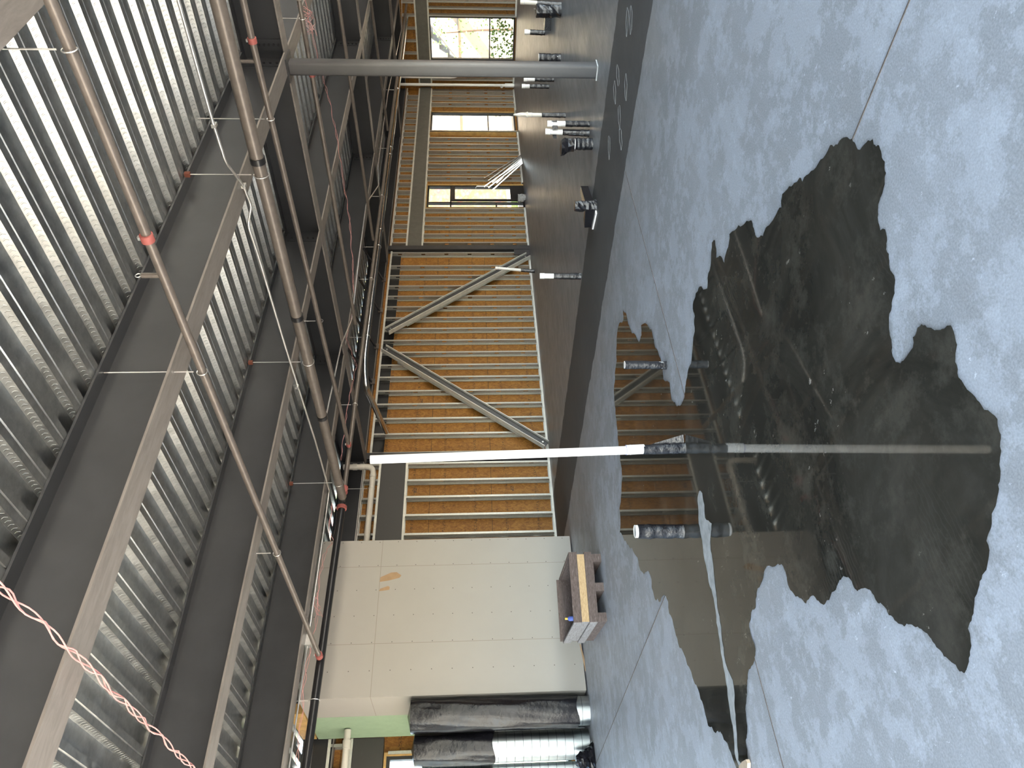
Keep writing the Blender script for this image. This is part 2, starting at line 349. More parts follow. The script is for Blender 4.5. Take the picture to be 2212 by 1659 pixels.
BY = ((1.475, 'nearest the camera'), (4.03, 'resting over the steel column'), (6.55, 'third from the camera'), (9.09, 'above the drywall enclosure'))
where = ('above the open floor', 'in the second bay past the column', 'in the third bay', 'by the far end window')
for j, (y, wh) in enumerate(BY):
    xs = [XB] + list(GX) + [XE]
    for i in range(4):
        a = xs[i] + (.108 if i else 0); e = xs[i + 1] - (.108 if i < 3 else 0)
        bw = .235 if (j == 1 and i == 0) else .2
        o = empty('roof_beam', (a, y, ZB), 'dark steel roof beam %s, %s' % (wh, where[i]), 'beam', 'roof beams across the ceiling')
        steel_beam(o, 'X', a, e, y, bw)
        if i < 3:
            pl = MB().box(e - .13, e - .002, y - .016, y - .006, ZB + .05, ZD - .06)
            p = pl.build('end_plate', M['steel'], o)
            MB().box(e, e + .098, y - .006, y + .006, ZB + .03, ZD - .03).build('shear_tab', M['steel'], o)
            for q in range(5): MB().tube([(e - .06, y - .03, ZB + .10 + q * .075), (e - .06, y - .016, ZB + .10 + q * .075)], .017, 6).build('bolt', M['blackpipe'], p)
for i, gx in enumerate(GX):
    o = empty('girder', (gx, YB, ZB), ['deep steel girder passing over the square column', 'deep steel girder second in line beyond the column', 'deep steel girder near the far end wall'][i], 'girder', 'girders crossing the roof beams')
    steel_beam(o, 'Y', YB, YW - .02, gx, .21)
    if i == 0:
        pl = MB().box(gx - .02, gx - .01, 3.80, 3.93, ZB + .05, ZD - .06).build('bolted_plate', M['steel'], o)
        for q in range(7): MB().tube([(gx - .026, 3.865, ZB + .08 + q * .055), (gx - .020, 3.865, ZB + .08 + q * .055)], .016, 8).build('bolt_hole', M['blackpipe'], pl)
o = empty('edge_beam', (XB, YW + .08, 3.74), 'long grey steel edge beam on top of the back stud wall', 'beam')
steel_beam(o, 'X', XB, XE, YW + .06, .15, 3.74)
o = empty('edge_beam', (XE + .06, YB, 3.74), 'steel edge beam over the far end wall with window', 'beam')
steel_beam(o, 'Y', YB, YW - .05, XE + .06, .15, 3.74)
# kicker braces
for i, (px, py, wh) in enumerate(((834, 606, 'nearest the tall steel post'), (827, 672, 'over the left studs'), (815, 750, 'above the brace peak'), (803, 826, 'left of the brace peak'))):
    p = PY(px, py, YW - .02)
    o = empty('kicker_brace', (p.x, YW - .03, 3.76), 'slanting steel angle kicker under the roof, %s' % wh, 'brace', 'kicker braces at the back wall')
    MB().bar((p.x, YW - .03, 3.76), (p.x, YW - 1.15, 4.19), .06, .012).bar((p.x + .028, YW - .03, 3.79), (p.x + .028, YW - 1.15, 4.22 - .02), .008, .06).build('angle_bar', M['steel'], o)
    MB().box(p.x - .06, p.x + .09, YW - .045, YW - .02, 3.70, 3.80).build('gusset_plate', M['pipe'], o)
# steel column (square tube with rounded corners)
o = empty('steel_column', (8.79, 4.12, 0), 'grey square steel column standing right of the wet strip', 'column')
rp = []
for cx, cy, a0 in ((.05, .05, 0), (-.05, .05, 90), (-.05, -.05, 180), (.05, -.05, 270)):
    for q in range(5): a = math.radians(a0 + q * 22.5); rp.append((cx + .028 * math.cos(a), cy + .028 * math.sin(a)))
MB().ext(rp, (8.79, 4.10, 0), (1, 0, 0), (0, 1, 0), (0, 0, ZB - .022)).build('shaft', M['column'], o, True)
MB().box(8.66, 8.94, 3.96, 4.24, ZB - .02, ZB - .001).build('cap_plate', M['steel'], o)
MB().box(8.70, 8.88, 4.01, 4.19, 0, .012).build('grout_edge', M['palegrey'], o)
# ------------------------------------------------------------ stud framing
def stud_mesh(L, holes=True, ax='X'):
    b = MB(); t = .0016; w = .15; fw = .045
    def bx(x0, x1, y0, y1, z0, z1):
        if ax == 'X': b.box(x0, x1, y0, y1, z0, z1)
        else: b.box(y0, y1, -x1, -x0, z0, z1)
    bx(-fw, 0, 0, t, 0, L); bx(-fw, 0, w - t, w, 0, L)                      # flanges
    bx(-fw, -fw + t, 0, .014, 0, L); bx(-fw, -fw + t, w - .014, w, 0, L)    # lips
    h0, h1 = w / 2 - .02, w / 2 + .02
    zs = [z for z in (.32 + .61 * k for k in range(9)) if z + .1 < L - .1] if holes else []
    bx(-t, 0, 0, h0, 0, L); bx(-t, 0, h1, w, 0, L)
    z = 0
    for q in zs: bx(-t, 0, h0, h1, z, q); z = q + .1
    bx(-t, 0, h0, h1, z, L)
    return b.mesh('wall_stud', M['stud'])
cache = {}
def stud(x, y, z0, L, label, group, ax='X'):
    key = (round(L, 3), ax)
    if key not in cache: cache[key] = stud_mesh(L, L > .8, ax)
    o = bpy.data.objects.new('wall_stud' if L > .8 else 'cripple_stud', cache[key]); C.objects.link(o); o.location = (x, y, z0)
    return tag(o, label, 'stud', group)
def track(x0, x1, z, label, up=True, ax='X', y=None):
    b = MB(); t = .002; s = -1 if up else 1; lip = .045
    zz = sorted((z, z + s * lip)); zt = sorted((z, z + s * t))
    if ax == 'X':
        b.box(x0, x1, YW - .003, YW - .001, *zz).box(x0, x1, YW + .1465, YW + .1485, *zz).box(x0, x1, YW - .001, YW + .1465, *zt)
    else:
        b.box(XE - .003, XE - .001, x0, x1, *zz).box(XE + .1465, XE + .1485, x0, x1, *zz).box(XE - .001, XE + .1465, x0, x1, *zt)
    return tag(b.build('wall_track', M['edge']), label, 'track', 'metal tracks holding the studs')
TOPB = 3.66
def sx(y, x=1000): return PY(x, y, YW).x
full = TOPB - .01
# braced bay
ys = [545.5, 573.6, 594.7, 617, 639, 661.7, 685.3, 708.6, 734, 759.8, 787, 813, 842.6, 871, 902, 935]
for i, y in enumerate(ys): stud(sx(y) + .02, YW, .004, full, 'full-height galvanised stud in the braced bay, %s from the tall steel post' % ORD[i], 'studs of the braced bay')
stud(9.10, YW, .004, full, 'full-height galvanised stud in the braced bay, beside the tall white pipe', 'studs of the braced bay')
XP = sx(538)
track(9.02, XP - .09, 0, 'floor track under the braced bay studs', False)
track(9.02, XP - .09, TOPB, 'top track over the braced bay studs')
# left bay between white pipe and drywall
for i, y in enumerate([998.8, 1035, 1071, 1110, 1151]): stud(sx(y) + .02, YW, .004, 2.90, 'stud under the dark header left of the white pipe, %s from the pipe' % ORD[i], 'studs left of the white pipe')
for i, y in enumerate([1004, 1037, 1077, 1114, 1154]): stud(sx(y, 800) + .02, YW, 3.40, .36, 'short stud above the dark left header, %s from the white pipe' % ORD[i], 'short studs over the left header')
track(6.0, 8.93, 0, 'floor track left of the white pipe', False); track(6.0, 8.93, 2.91, 'notched white track under the dark left header')
track(6.0, 8.93, 3.40, 'track resting on the dark left header', False); track(6.0, 8.93, 3.77, 'uppermost track left of the white pipe')
# right bay between post and door
for i, y in enumerate([450.7, 468.6, 486.8, 505, 523.4]): stud(sx(y) + .02, YW, .004, 2.86, 'stud between door and tall steel post, %s from the door' % ORD[i], 'studs between door and steel post')
track(XP + .09, 17.64, 0, 'floor track between steel post and door', False); track(XP + .09, XE - .1, 2.87, 'long track under the grey window header')
for i, y in enumerate([282, 297, 311, 325.5, 339.5, 354, 368, 382]): stud(sx(y) + .02, YW, .004, 2.86, 'stud between door and narrow window, %s from the window' % ORD[i], 'studs between door and narrow window')
track(18.9, 21.78, 0, 'floor track between door and narrow window', False)
for i, y in enumerate([197, 209, 222]): stud(sx(y) + .02, YW, .004, 2.86, 'stud right of the narrow window, %s from the room corner' % ORD[i], 'studs right of the narrow window')
track(23.2, XE - .1, 0, 'floor track in the far corner', False)
n = 0; xx = XP + .30
while xx < XE - .2:
    stud(xx, YW, 3.25, .44, 'short stud above the grey window header, %s from the tall steel post' % (ORD[n] if n < 20 else 'twenty-' + ORD[n - 20]), 'short studs over the window header'); n += 1; xx += .4064
track(XP + .09, XE - .1, 3.24, 'long track on top of the grey window header', False); track(XP + .09, XE - .1, 3.70, 'uppermost track right of the steel post')
# left bay beside the ducts
for i, xx in enumerate((.4, .8, 1.2, 1.6, 2.0, 2.4, 2.8, 3.2, 3.55)): stud(xx, YW, 3.46, .36, 'short stud over the duct-side window, %s from its left' % ORD[i], 'short studs over the duct-side window')
track(-1, 3.62, 3.45, 'track on the header over the duct-side window', False); track(-1, 3.62, 3.83, 'uppermost track over the duct-side window')
stud(3.42, YW, .004, 2.9, 'window side stud behind the spiral ducts', 'studs beside the duct-side window')
# end wall studs
for i, y in enumerate([33, 17.6, 3]): stud(XE, PX(1000, y, XE).y, .004, 2.86, 'stud on the far end wall right of the large window, %s from the window' % ORD[i], 'studs right of the end window', 'Y')
for i, y in enumerate([150, 172, 197]): stud(XE, PX(1000, y, XE).y, .004, 2.86, 'stud on the far end wall left of the large window, %s from the window' % ORD[i], 'studs left of the end window', 'Y')
yy = 8.6; n = 0
while yy < 12.1:
    stud(XE, yy, 3.25, .44, 'short stud over the end wall header, %s from the right' % ORD[n], 'short studs over the end header', 'Y'); n += 1; yy += .4064
track(8.2, 12.1, 2.87, 'track under the end wall header', True, 'Y'); track(8.2, 12.1, 3.24, 'track on top of the end wall header', False, 'Y')
track(8.2, 9.8, 0, 'floor track right of the large end window', False, 'Y'); track(11.35, 12.1, 0, 'floor track left of the large end window', False, 'Y')
# brand print on the back of the sheathing sheets, stamped upside down
for px_, py_ in ((908, 861), (894, 1054), (1103, 1050), (1084, 868), (905, 786)):
    p = PY(px_, py_, YW + .15); cu = bpy.data.curves.new('sheet_print', 'FONT'); cu.body = 'ZIP'; cu.size = .085; cu.extrude = .0005
    t_ = bpy.data.objects.new('sheet_print', cu); dg = bpy.context.evaluated_depsgraph_get(); C.objects.link(t_); dg.update()
    me_ = bpy.data.meshes.new_from_object(t_.evaluated_get(bpy.context.evaluated_depsgraph_get())); bpy.data.objects.remove(t_)
    o = bpy.data.objects.new('sheet_print', me_); C.objects.link(o); me_.materials.clear(); me_.materials.append(M['frame'])
    o.parent = bpy.data.objects['wall_back']; o.location = (p.x, YW + .148, p.z); o.rotation_euler = (math.pi / 2, math.pi, 0)
# headers
def header(b, label, mat=None): return tag(b.build('header_beam', mat or M['header']), label, 'header beam', 'dark headers over the openings')
header(MB().box(6.0, 8.93, YW - .004, YW + .14, 2.915, 3.395), 'dark scuffed header beam between the drywall and the white pipe')
header(MB().box(-1, 3.62, YW - .004, YW + .14, 2.98, 3.445), 'dark scuffed header beam over the duct-side window')
header(MB().box(XP + .09, XE - .02, YW - .006, YW + .14, 2.875, 3.235), 'long smooth grey header beam over door and narrow window', M['hdr2'])
header(MB().box(XE - .004, XE + .14, 8.2, 12.15, 2.875, 3.235), 'grey header beam over the large end window', M['hdr2'])
tag(MB().box(9.1, XP - .1, YW + .136, YW + .148, 3.40, 3.655).build('backing_strip', M['frame']), 'dark strip behind the stud tops of the braced bay', 'strip')
# posts and diagonal braces
o = empty('wall_post', (XP, YW + .06, 0), 'tall slim steel post dividing braced bay from door bay', 'post')
MB().ext(isec(0, .15, .15, .01, .008), (XP, YW - .06, 0), (1, 0, 0), (0, 1, 0), (0, 0, 3.73)).build('i_section', M['column'], o)
MB().box(XP - .30, XP - .08, YW - .05, YW - .04, .0, .42).build('gusset_plate', M['column'], o)
o = empty('wall_post', (8.97, YW + .06, 0), 'steel post hidden behind the tall white pipe', 'post')
MB().ext(isec(0, .15, .15, .01, .008), (8.97, YW - .06, 0), (1, 0, 0), (0, 1, 0), (0, 0, 3.73)).build('i_section', M['column'], o)
def brace(pa, pb, label):
    a, b = Vector(pa), Vector(pb); o = empty('diagonal_brace', a, label, 'brace', 'diagonal braces of the braced bay')
    d = (b - a).normalized(); u = Vector((0, 1, 0)).cross(d).normalized(); w = .17; t = .014
    m_ = MB(); m_.bar(a, b, w - 2 * t, .01, (0, 1, 0)); m_.build('web', M['column'], o)
    for s in (-1, 1): MB().bar(a + u * s * (w / 2 - t / 2), b + u * s * (w / 2 - t / 2), t, .12, (0, 1, 0)).build('flange', M['edge'], o)
    MB().bar(a + Vector((0, .075, 0)) + d * .6, b + Vector((0, .075, 0)) - d * .5, .22, .012, (0, 1, 0)).build('rear_track', M['stud'], o)
    for e in (a + d * .1, b - d * .1): MB().tube([e + Vector((0, -.03, 0)), e + Vector((0, .0, 0))], .02, 6).build('bolt', M['conduit'], o)
yb = YW - .10
brace(PY(1141, 552, yb), PY(836, 715, yb), 'steel diagonal brace rising left from the post foot')
brace(PY(1181, 961, yb), PY(829, 752, yb), 'steel diagonal brace rising right from behind the white pipe')
# ------------------------------------------------------------ drywall enclosure
DY = 10.44; x0, x1 = 3.62, 6.05
b = MB().box(x0, x1, DY, DY + .016, .02, 3.98).box(x0, x0 + .016, DY + .016, 11.20, .02, 3.98).box(x1 - .016, x1, DY + .016, YW - .03, .02, 3.98)
dw = struct(b.build('wall_enclosure', M['dry']))
MB().box(x0, x0 + .016, 11.202, YW - .02, .02, 3.98).build('green_board', M['green'], dw)
MB().box(x0 + .02, x1 - .02, DY + .02, DY + .11, 3.94, 3.985).box(x0 + .02, x0 + .1, DY + .11, YW - .03, 3.94, 3.985).build('top_track', M['stud'], dw)
MB().box(x0 - .02, x0 + .12, DY + .5, YW - .1, 3.99, 4.2).build('wood_blocking', M['wood'], dw)
def patch(px, name='torn_patch', y=DY, mat='torn', par=None):
    pts = [PY(a, b_, y) for a, b_ in px]; c_ = MB()
    c_.ext([(p.x, p.z) for p in pts], (0, y - .003, 0), (1, 0, 0), (0, 0, 1), (0, .0028, 0)); return c_.build(name, M[mat], par or dw)
patch([(820, 1257), (822, 1247), (845, 1237), (857, 1236), (867, 1243), (863, 1248), (840, 1254)])
patch([(819, 1277), (821, 1272), (838, 1266), (842, 1268), (841, 1274), (828, 1276)])
patch([(1252, 1392), (1254, 1392), (1262, 1420), (1266, 1448), (1264, 1450), (1258, 1420)], 'gouged_edge')
# ------------------------------------------------------------ puddle on the floor
V1 = [(1285,112),(1315,120),(1330,140),(1340,165),(1358,178),(1380,150),(1400,128),(1425,122),(1430,150),(1458,155),(1468,185),(1488,240),(1495,300),(1482,380),(1465,430),(1452,500),(1455,560),(1465,600),(1490,595),(1500,640),(1495,700),(1512,760),(1525,820),(1543,860),(1540,930),(1525,1000),(1510,1080),(1515,1150),(1525,1200),(1530,1260),(1545,1290),(1570,1297),(1600,1265),(1635,1215),(1635,1160),(1660,1110),(1680,1092),(1720,1110),(1760,1122),(1800,1115),(1815,1100),(1835,1098),(1850,1130),(1868,1200),(1858,1290),(1875,1370),(1905,1410),(1940,1450),(1985,1500),(2010,1540),(2050,1560),(2080,1590)]
V2 = [(2085,60),(2095,130),(2100,180),(2090,250),(2095,320),(2085,400),(2070,470),(2050,560),(2030,620),(2022,650),(2038,700),(2030,760),(2000,830),(1980,900),(1960,950),(1955,1010),(1935,1080),(1925,1110),(1938,1160),(1935,1230),(1925,1300),(1905,1345),(1880,1335),(1860,1300),(1820,1270),(1780,1225),(1740,1180),(1700,1130),(1660,1100),(1620,1088),(1590,1100),(1550,1075),(1510,1040),(1480,990),(1450,975),(1430,935),(1400,905),(1370,900),(1345,915),(1320,880),(1305,850),(1270,835),(1245,870),(1210,920),(1175,980),(1140,965),(1105,938),(1075,980),(1040,950),(1000,915),(975,860),(960,800),(945,772),(910,785),(860,800),(845,860),(815,920),(810,1000),(785,1050),(775,1100),(790,1160),(805,1200),(808,1250),(795,1300),(770,1340),(765,1400),(760,1500),(760,1580),(765,1659)]
V3 = [(1612,1600),(1617,1640),(1624,1690),(1630,1740),(1600,1740),(1592,1659),(1580,1625),(1565,1598),(1557,1580)]
V4 = [(600,1659),(560,1620),(545,1560),(520,1480),(490,1400),(450,1300),(410,1210),(385,1120),(355,1030),(350,970),(335,935),(310,970),(280,955),(265,900),(262,850),(240,810),(205,805),(190,740),(150,690),(120,650),(92,615),(100,560),(95,480),(105,400),(110,320),(98,230),(90,150),(85,80),(75,0)]
V5 = [(68,1500),(65,1430),(70,1350),(80,1280),(80,1200),(85,1120),(95,1085),(115,1070),(112,1010),(125,1030),(140,1090),(160,1140),(195,1185),(210,1150),(208,1098),(250,1110),(268,1150),(280,1210),(300,1250),(315,1300),(325,1380),(345,1390),(358,1400),(365,1470),(385,1500),(410,1520),(430,1490),(440,1420),(450,1370),(470,1300),(480,1200),(490,1130),(490,1050),(480,990),(495,930),(515,895),(555,905),(557,850),(575,760),(580,665),(597,655),(602,745),(625,735),(645,770),(660,700),(672,620),(700,600),(740,575),(785,548),(800,590),(808,625),(848,630),(870,580),(910,530),(945,480),(950,410),(985,370),(1040,325),(1055,345),(1100,290),(1150,230),(1200,155),(1240,150)]
q = 912 / 2212
outl = [(1300 + a * q, 250 + b_ * q) for a, b_ in V1] + [(1300 + a * q, 900 + b_ * q) for a, b_ in V2] + V3 + [(1300 + a * q, 900 + b_ * q) for a, b_ in V4] + [(1300 + a * q, 250 + b_ * q) for a, b_ in V5]
def jag(pts, it=2, amp=.16, lo=.02):
    P = [PZ(*p).to_2d() for p in pts]
    for _ in range(it):
        R = []
        for i, p in enumerate(P):
            n_ = P[(i + 1) % len(P)]; dd = n_ - p; R.append(p)
            if dd.length > lo: R.append((p + n_) / 2 + Vector((-dd.y, dd.x)) * random.uniform(-amp, amp))
        P = R
    return P
pd = MB(); pd.poly([(p.x, p.y, .004) for p in jag(outl)])
pu = pd.build('rain_puddle', M['water']); tag(pu, 'large dark rain puddle spread over the pale concrete floor', 'puddle')
me = pu.data
if me.polygons[0].normal.z < 0: me.flip_normals()
VS = [(515,390),(530,400),(545,530),(580,560),(575,620),(575,700),(590,800),(600,900),(610,1000),(630,1100),(645,1250),(690,1380),(700,1480),(705,1560),(712,1659),(720,1800),(760,1850),(735,1850),(700,1760),(695,1659),(670,1500),(650,1350),(625,1200),(605,1080),(590,950),(565,870),(550,780),(530,650),(512,560),(505,440)]
sd = MB(); sd.poly([(p.x, p.y, .0055) for p in jag([(1300 + a * q, 900 + b_ * q) for a, b_ in VS], 2, .12, .015)])  # pale strip laid just above the puddle surface
st_ = sd.build('pale_streak', M['palegrey']); tag(st_, 'thin pale streak running through the puddle', 'slurry streak')
if st_.data.polygons[0].normal.z < 0: st_.data.flip_normals()
pts = [PZ(1605, 1655), PZ(1612, 1645), PZ(1621, 1640), PZ(1624, 1648), PZ(1623, 1675), PZ(1606, 1675)]
tag(MB().ext([(p.x, p.y) for p in pts], (0, 0, .006), (1, 0, 0), (0, 1, 0), (0, 0, .02)).build('wood_offcut', M['debris']), 'small pale board offcut at the left edge of the puddle', 'wood scrap')
# ------------------------------------------------------------ pipe stubs rising from the slab
def crumple(P0, P1, r0, r1, n=18, k=14, amp=.07):
    b = MB(); P0, P1 = Vector(P0), Vector(P1)
    base = len(b.v)
    for i in range(k + 1):
        c_ = P0.lerp(P1, i / k); r = r0 + (r1 - r0) * i / k
        for j in range(n):
            a = 2 * math.pi * j / n; rr = r * (1 + random.uniform(-amp, amp) + (.05 if i % 3 == 0 else 0)); b.v.append((c_.x + rr * math.cos(a), c_.y + rr * math.sin(a), max(c_.z, .002)))
    for i in range(k):
        for j in range(n):
            p, q_ = base + i * n + j, base + i * n + (j + 1) % n; b.f.append((p, q_, q_ + n, p + n))
    b.f += [tuple(base + j for j in reversed(range(n))), tuple(base + k * n + j for j in range(n))]
    return b
def stub(base, top, r, wrap, label, flare=1.25, name='pipe_stub', cap=True, wrapk=12, pipe=True, clr='pvc'):
    B = PZ(*base); T = PY(top[0], top[1], B.y)
    o = empty(name, B, label, 'pipe', 'pipe stubs rising from the slab')
    Wp = PY(wrap, (base[1] * (wrap - top[0]) + top[1] * (base[0] - wrap)) / (base[0] - top[0]), B.y) if wrap else None
    B.z = .003
    if pipe:
        p = MB().tube([B, T], r, 16).build('pipe', M[clr], o, True)
        if cap:
            d_ = (T - B).normalized(); MB().tube([T - d_ * .07, T], r * 1.13, 16).build('end_cap', M[clr], p, True)
            MB().ring(T - d_ * .07, d_, r * 1.14, .0012, 16, 4).build('pen_line', M['ink'], p)
    if Wp is not None: crumple(B, Wp, r * flare, r * 1.12, 14, wrapk).build('tape_wrap', M['tape'], o, True)
    return o, B, T
o, B, T = stub((1480, 968), (800, 993), .031, 1389, 'tall white plastic pipe standing in the puddle, black wrapped foot', 1.35, 'standpipe', False)
d_ = (T - B).normalized(); a = PY(1391, 970, B.y); e = PY(1352, 972, B.y)
MB().tube([a, e], .036, 16).build('coupling', M['pvc'], o, True); MB().ring(e, d_, .0365, .0015, 16, 4).build('pen_line', M['ink'], o)
MB().ring(e.lerp(a, .25), d_, .0365, .002, 16, 4).build('coupling_lip', M['pvc'], o)
b = MB(); g = PY(1398, 962, B.y); rr_ = Vector((right.x, right.y, 0)).normalized()          # loose sheet flaring from the foot
b.poly([g, B + rr_ * .10 + Vector((0, 0, .01)), B + rr_ * .02 + Vector((0, 0, .002)), B + rr_ * .0 + Vector((0, 0, .08))]); b.poly([g, B + Vector((0, 0, .08)), B + rr_ * .05 + Vector((-.03, -.02, .12))])
b.build('loose_sheet', M['tape'], o)
stub((1440, 789), (1348, 788), .030, 1349, 'black wrapped stub at the top edge of the puddle, without any white showing', 1.05, 'pipe_stub', False)
o, B, T = stub((1476, 1148), (1372, 1148), .047, 1377, 'thick black wrapped stub standing in the puddle nearest the crate', 1.08, 'pipe_stub', False)
MB().ring(T, (0, 0, 1), .046, .003, 20, 4).build('rim', M['pvc'], o)
o, B, T = stub((1255, 597), (1166, 596), .036, 1196, 'white capped stub with ragged black wrap just beyond the dark strip', 1.3)
stub((1155, 586), (1070, 579), .036, 1125, 'slim leaning white stub near the foot of the diagonal brace', 1.3)
stub((1273, 288), (1178, 284), .034, 1215, 'left one of two taped-together white capped stubs', 1.3)
stub((1274, 268), (1182, 267), .034, 1221, 'right one of two taped-together white capped stubs', 1.1)
a, e = PZ(1273, 288), PZ(1274, 268); z_ = PY(1199, 287, a.y).z
tag(MB().bar((a.x, a.y - .045, z_), (e.x, e.y - .045, z_ + .02), .012, .07).box(min(a.x, e.x) - .06, max(a.x, e.x) + .06, a.y + .03, a.y + .042, z_ - .02, z_ + .03).build('tape_band', M['tape']), 'black tape band joining the two white capped stubs', 'tape band')
o, B, T = stub((1280, 311), (1240, 311), .065, 1242, 'squat bulky black wrapped stub left of the taped pair', 1.1, 'pipe_stub', False)
cr = crumple(T, T + Vector((.03, .06, .16)), .075, .10, 9, 4, .22); cr.build('folded_top', M['tape'], o)
o, B, T = stub((1222, 249), (1140, 248), .032, 1170, 'slender cream stub with a clear bag tied over its top', 1.25, clr='oldpvc')
crumple(T, T + Vector((0, 0, .23)), .045, .012, 9, 5, .2).build('plastic_bag', M['oldpvc'], o)
stub((1186, 187), (1127, 186), .036, 1144, 'white capped stub left of the column, shorter white top', 1.15)
stub((1197, 171), (1131, 171), .036, 1155, 'white capped stub close beside the column with lumpy wrap', 1.3)
stub((1211, 125), (1163, 125), .062, 1164, 'short thick black wrapped stub just right of the column', 1.05, cap=False)
stub((1177, 71), (1133, 69), .045, 1145, 'short white topped stub below the large end window', 1.1)
o, B, T = stub((1213, 10), (1124, 4), .034, 1160, 'tall white stub rising from a cluster at the far right', 1.2, clr='oldpvc')
b = crumple((B.x, B.y + .10, .003), (B.x, B.y + .10, .42), .11, .10, 12, 8, .12).build('lumpy_wrap', M['tape'], o)
a = PZ(1190, 40)
o = empty('drain_fitting', a, 'low black wrapped drain fitting with a thin upright rod, right of the far stub', 'fitting')
MB().box(a.x - .12, a.x + .12, a.y - .16, a.y + .18, .003, .12).build('wrapped_box', M['tape'], o)
MB().tube([(a.x, a.y - .12, .1), (a.x + .02, a.y - .16, .33)], .012, 8).build('rod', M['pipe'], o)
a = PZ(1288, 445)
o = empty('closet_flange', a, 'black taped toilet drain assembly at the edge of the dark strip', 'fitting')
crumple((a.x, a.y, .003), (a.x, a.y, .27), .07, .062, 12, 8, .12).build('riser', M['tape'], o)
p0, p1 = PZ(1270, 410), PZ(1280, 482)
MB().bar((p0.x, p0.y, .05), (a.x, a.y, .09), .10, .10).build('lead_pipe', M['tape'], o)
MB().bar((a.x, a.y, .08), (p1.x, p1.y, .05), .14, .12).build('trap_wrap', M['tape'], o)
MB().bar((a.x - .10, a.y + .02, .012), (p1.x - .10, p1.y, .012), .05, .02).build('spray_foam', M['pvc'], o)
# ------------------------------------------------------------ overhead pipes
def bend(pts, r=.12, n=6):
    P = [Vector(p) for p in pts]; out = [P[0]]
    for i in range(1, len(P) - 1):
        a, b_, c_ = P[i - 1], P[i], P[i + 1]; rr = min(r, (a - b_).length / 2, (c_ - b_).length / 2)
        s0 = b_ + (a - b_).normalized() * rr; s1 = b_ + (c_ - b_).normalized() * rr
        out += [s0.lerp(b_, t).lerp(b_.lerp(s1, t), t) for t in (k / n for k in range(n + 1))]
    return out + [P[-1]]
def run(name, pts, r, mat, label, cat='pipe', group=None, n=14, br=.12):
    pts = bend(pts, br); o = empty(name, pts[0], label, cat, group); MB().tube(pts, r, n).build('tube', M[mat], o, True); return o
def coupling(o, p, ax, r, w=.05):
    p = Vector(p); ax = Vector(ax).normalized(); cc = MB().tube([p - ax * w / 2, p + ax * w / 2], r * 1.35, 14).build('grooved_coupling', M['red'], o, True)
    sdv = ax.cross(Vector((0, 0, 1))).normalized()
    MB().box(p.x - .012, p.x + .012, p.y - .012, p.y + .012, p.z + r * 1.2, p.z + r * 1.8).build('coupling_bolt', M['conduit'], cc)
def hanger(p, r, ax, label, ztop=ZD - .01, clamp=True):
    p = Vector(p); o = empty('pipe_hanger', (p.x, p.y, ztop), label, 'pipe hanger', 'threaded rod hangers under the deck')
    MB().tube([(p.x, p.y, p.z + r + .03), (p.x, p.y, ztop)], .005, 6).build('rod', M['conduit'], o)
    MB().ring(p, ax, r + .006, .004, 18, 5).build('strap_ring', M['conduit'], o)
    if clamp: MB().box(p.x - .02, p.x + .02, p.y - .02, p.y + .02, ztop - .05, ztop).build('beam_clamp', M['rust'], o)
ZP = 3.5
o = run('sprinkler_branch', [(3.73, -2.5, ZP), (3.71, 9.22, ZP)], .03, 'pipe', 'brownish steel branch pipe nearest the camera, crossing under two beams', group='sprinkler branch pipes')
p = PZ(315, 520, ZP); coupling(o, (3.715, p.y, ZP), (0, 1, 0), .03); coupling(o, (3.71, 9.17, ZP), (0, 1, 0), .034, .08)
sp = PZ(345, 610, ZP); h = MB().tube([(3.715, sp.y, ZP + .02), (3.715, sp.y, ZP + .13)], .017, 8).build('sprinkler_head', M['pipe'], o); MB().ring((3.715, sp.y, ZP + .15), (0, 1, 0), .018, .004, 10, 4).build('deflector', M['conduit'], h)
for y_, lb in ((PZ(157, 98, ZP).y, 'hanger on the nearest branch pipe at the upper left'), (PZ(437, 802, ZP).y, 'hanger on the nearest branch pipe behind the second beam'), (PZ(600, 1185, ZP).y, 'hanger on the nearest branch pipe near the drywall')):
    hanger((3.713, y_, ZP), .03, (0, 1, 0), lb, clamp=False)
o = run('sprinkler_feed', [(6.15, -2, ZP), (6.15, 9.33, ZP)], .062, 'pipe', 'thick dusty brown feed pipe crossing under the beams left of the column', 'pipe')
for y_ in (3.74, 5.7, 7.45): MB().tube([(6.15, y_ - .03, ZP), (6.15, y_ + .03, ZP)], .07, 16).build('groove_joint', M['blackpipe'], o, True)
for y_, lb in ((3.895, 'hanger on the thick feed pipe at the second beam'), (6.43, 'hanger on the thick feed pipe at the third beam'), (8.96, 'hanger on the thick feed pipe at the last beam')):
    hanger((6.15, y_, ZP), .062, (0, 1, 0), lb)
o = run('sprinkler_branch', [(6.82, -2, ZP), (6.84, 3, ZP), (7.1, 9.36, ZP)], .03, 'pipe', 'brownish steel branch pipe right of the thick feed pipe', group='sprinkler branch pipes', br=.02)
coupling(o, (6.84, PZ(545, 87, ZP).y, ZP), (0, 1, 0), .03); coupling(o, (7.1, 9.3, ZP), (0, 1, 0), .03, .06)
h = MB().tube([(6.85, 3.15, ZP + .02), (6.85, 3.15, ZP + .15)], .017, 8).build('sprinkler_head', M['pipe'], o)
hanger((6.86, PZ(582, 265, ZP).y, ZP), .03, (0, 1, 0), 'hanger on the second branch pipe left of the column', clamp=False)
hanger((7.03, PZ(688, 712, ZP).y, ZP), .03, (0, 1, 0), 'hanger on the second branch pipe between the girders', clamp=False)
o = run('sprinkler_main', [(-2, 9.05, ZP), (6.08, 9.4, ZP)], .052, 'blackpipe', 'thick glossy black main pipe in front of the drywall top', 'pipe')
coupling(o, (6.0, 9.39, ZP), (1, 0, 0), .055, .05)
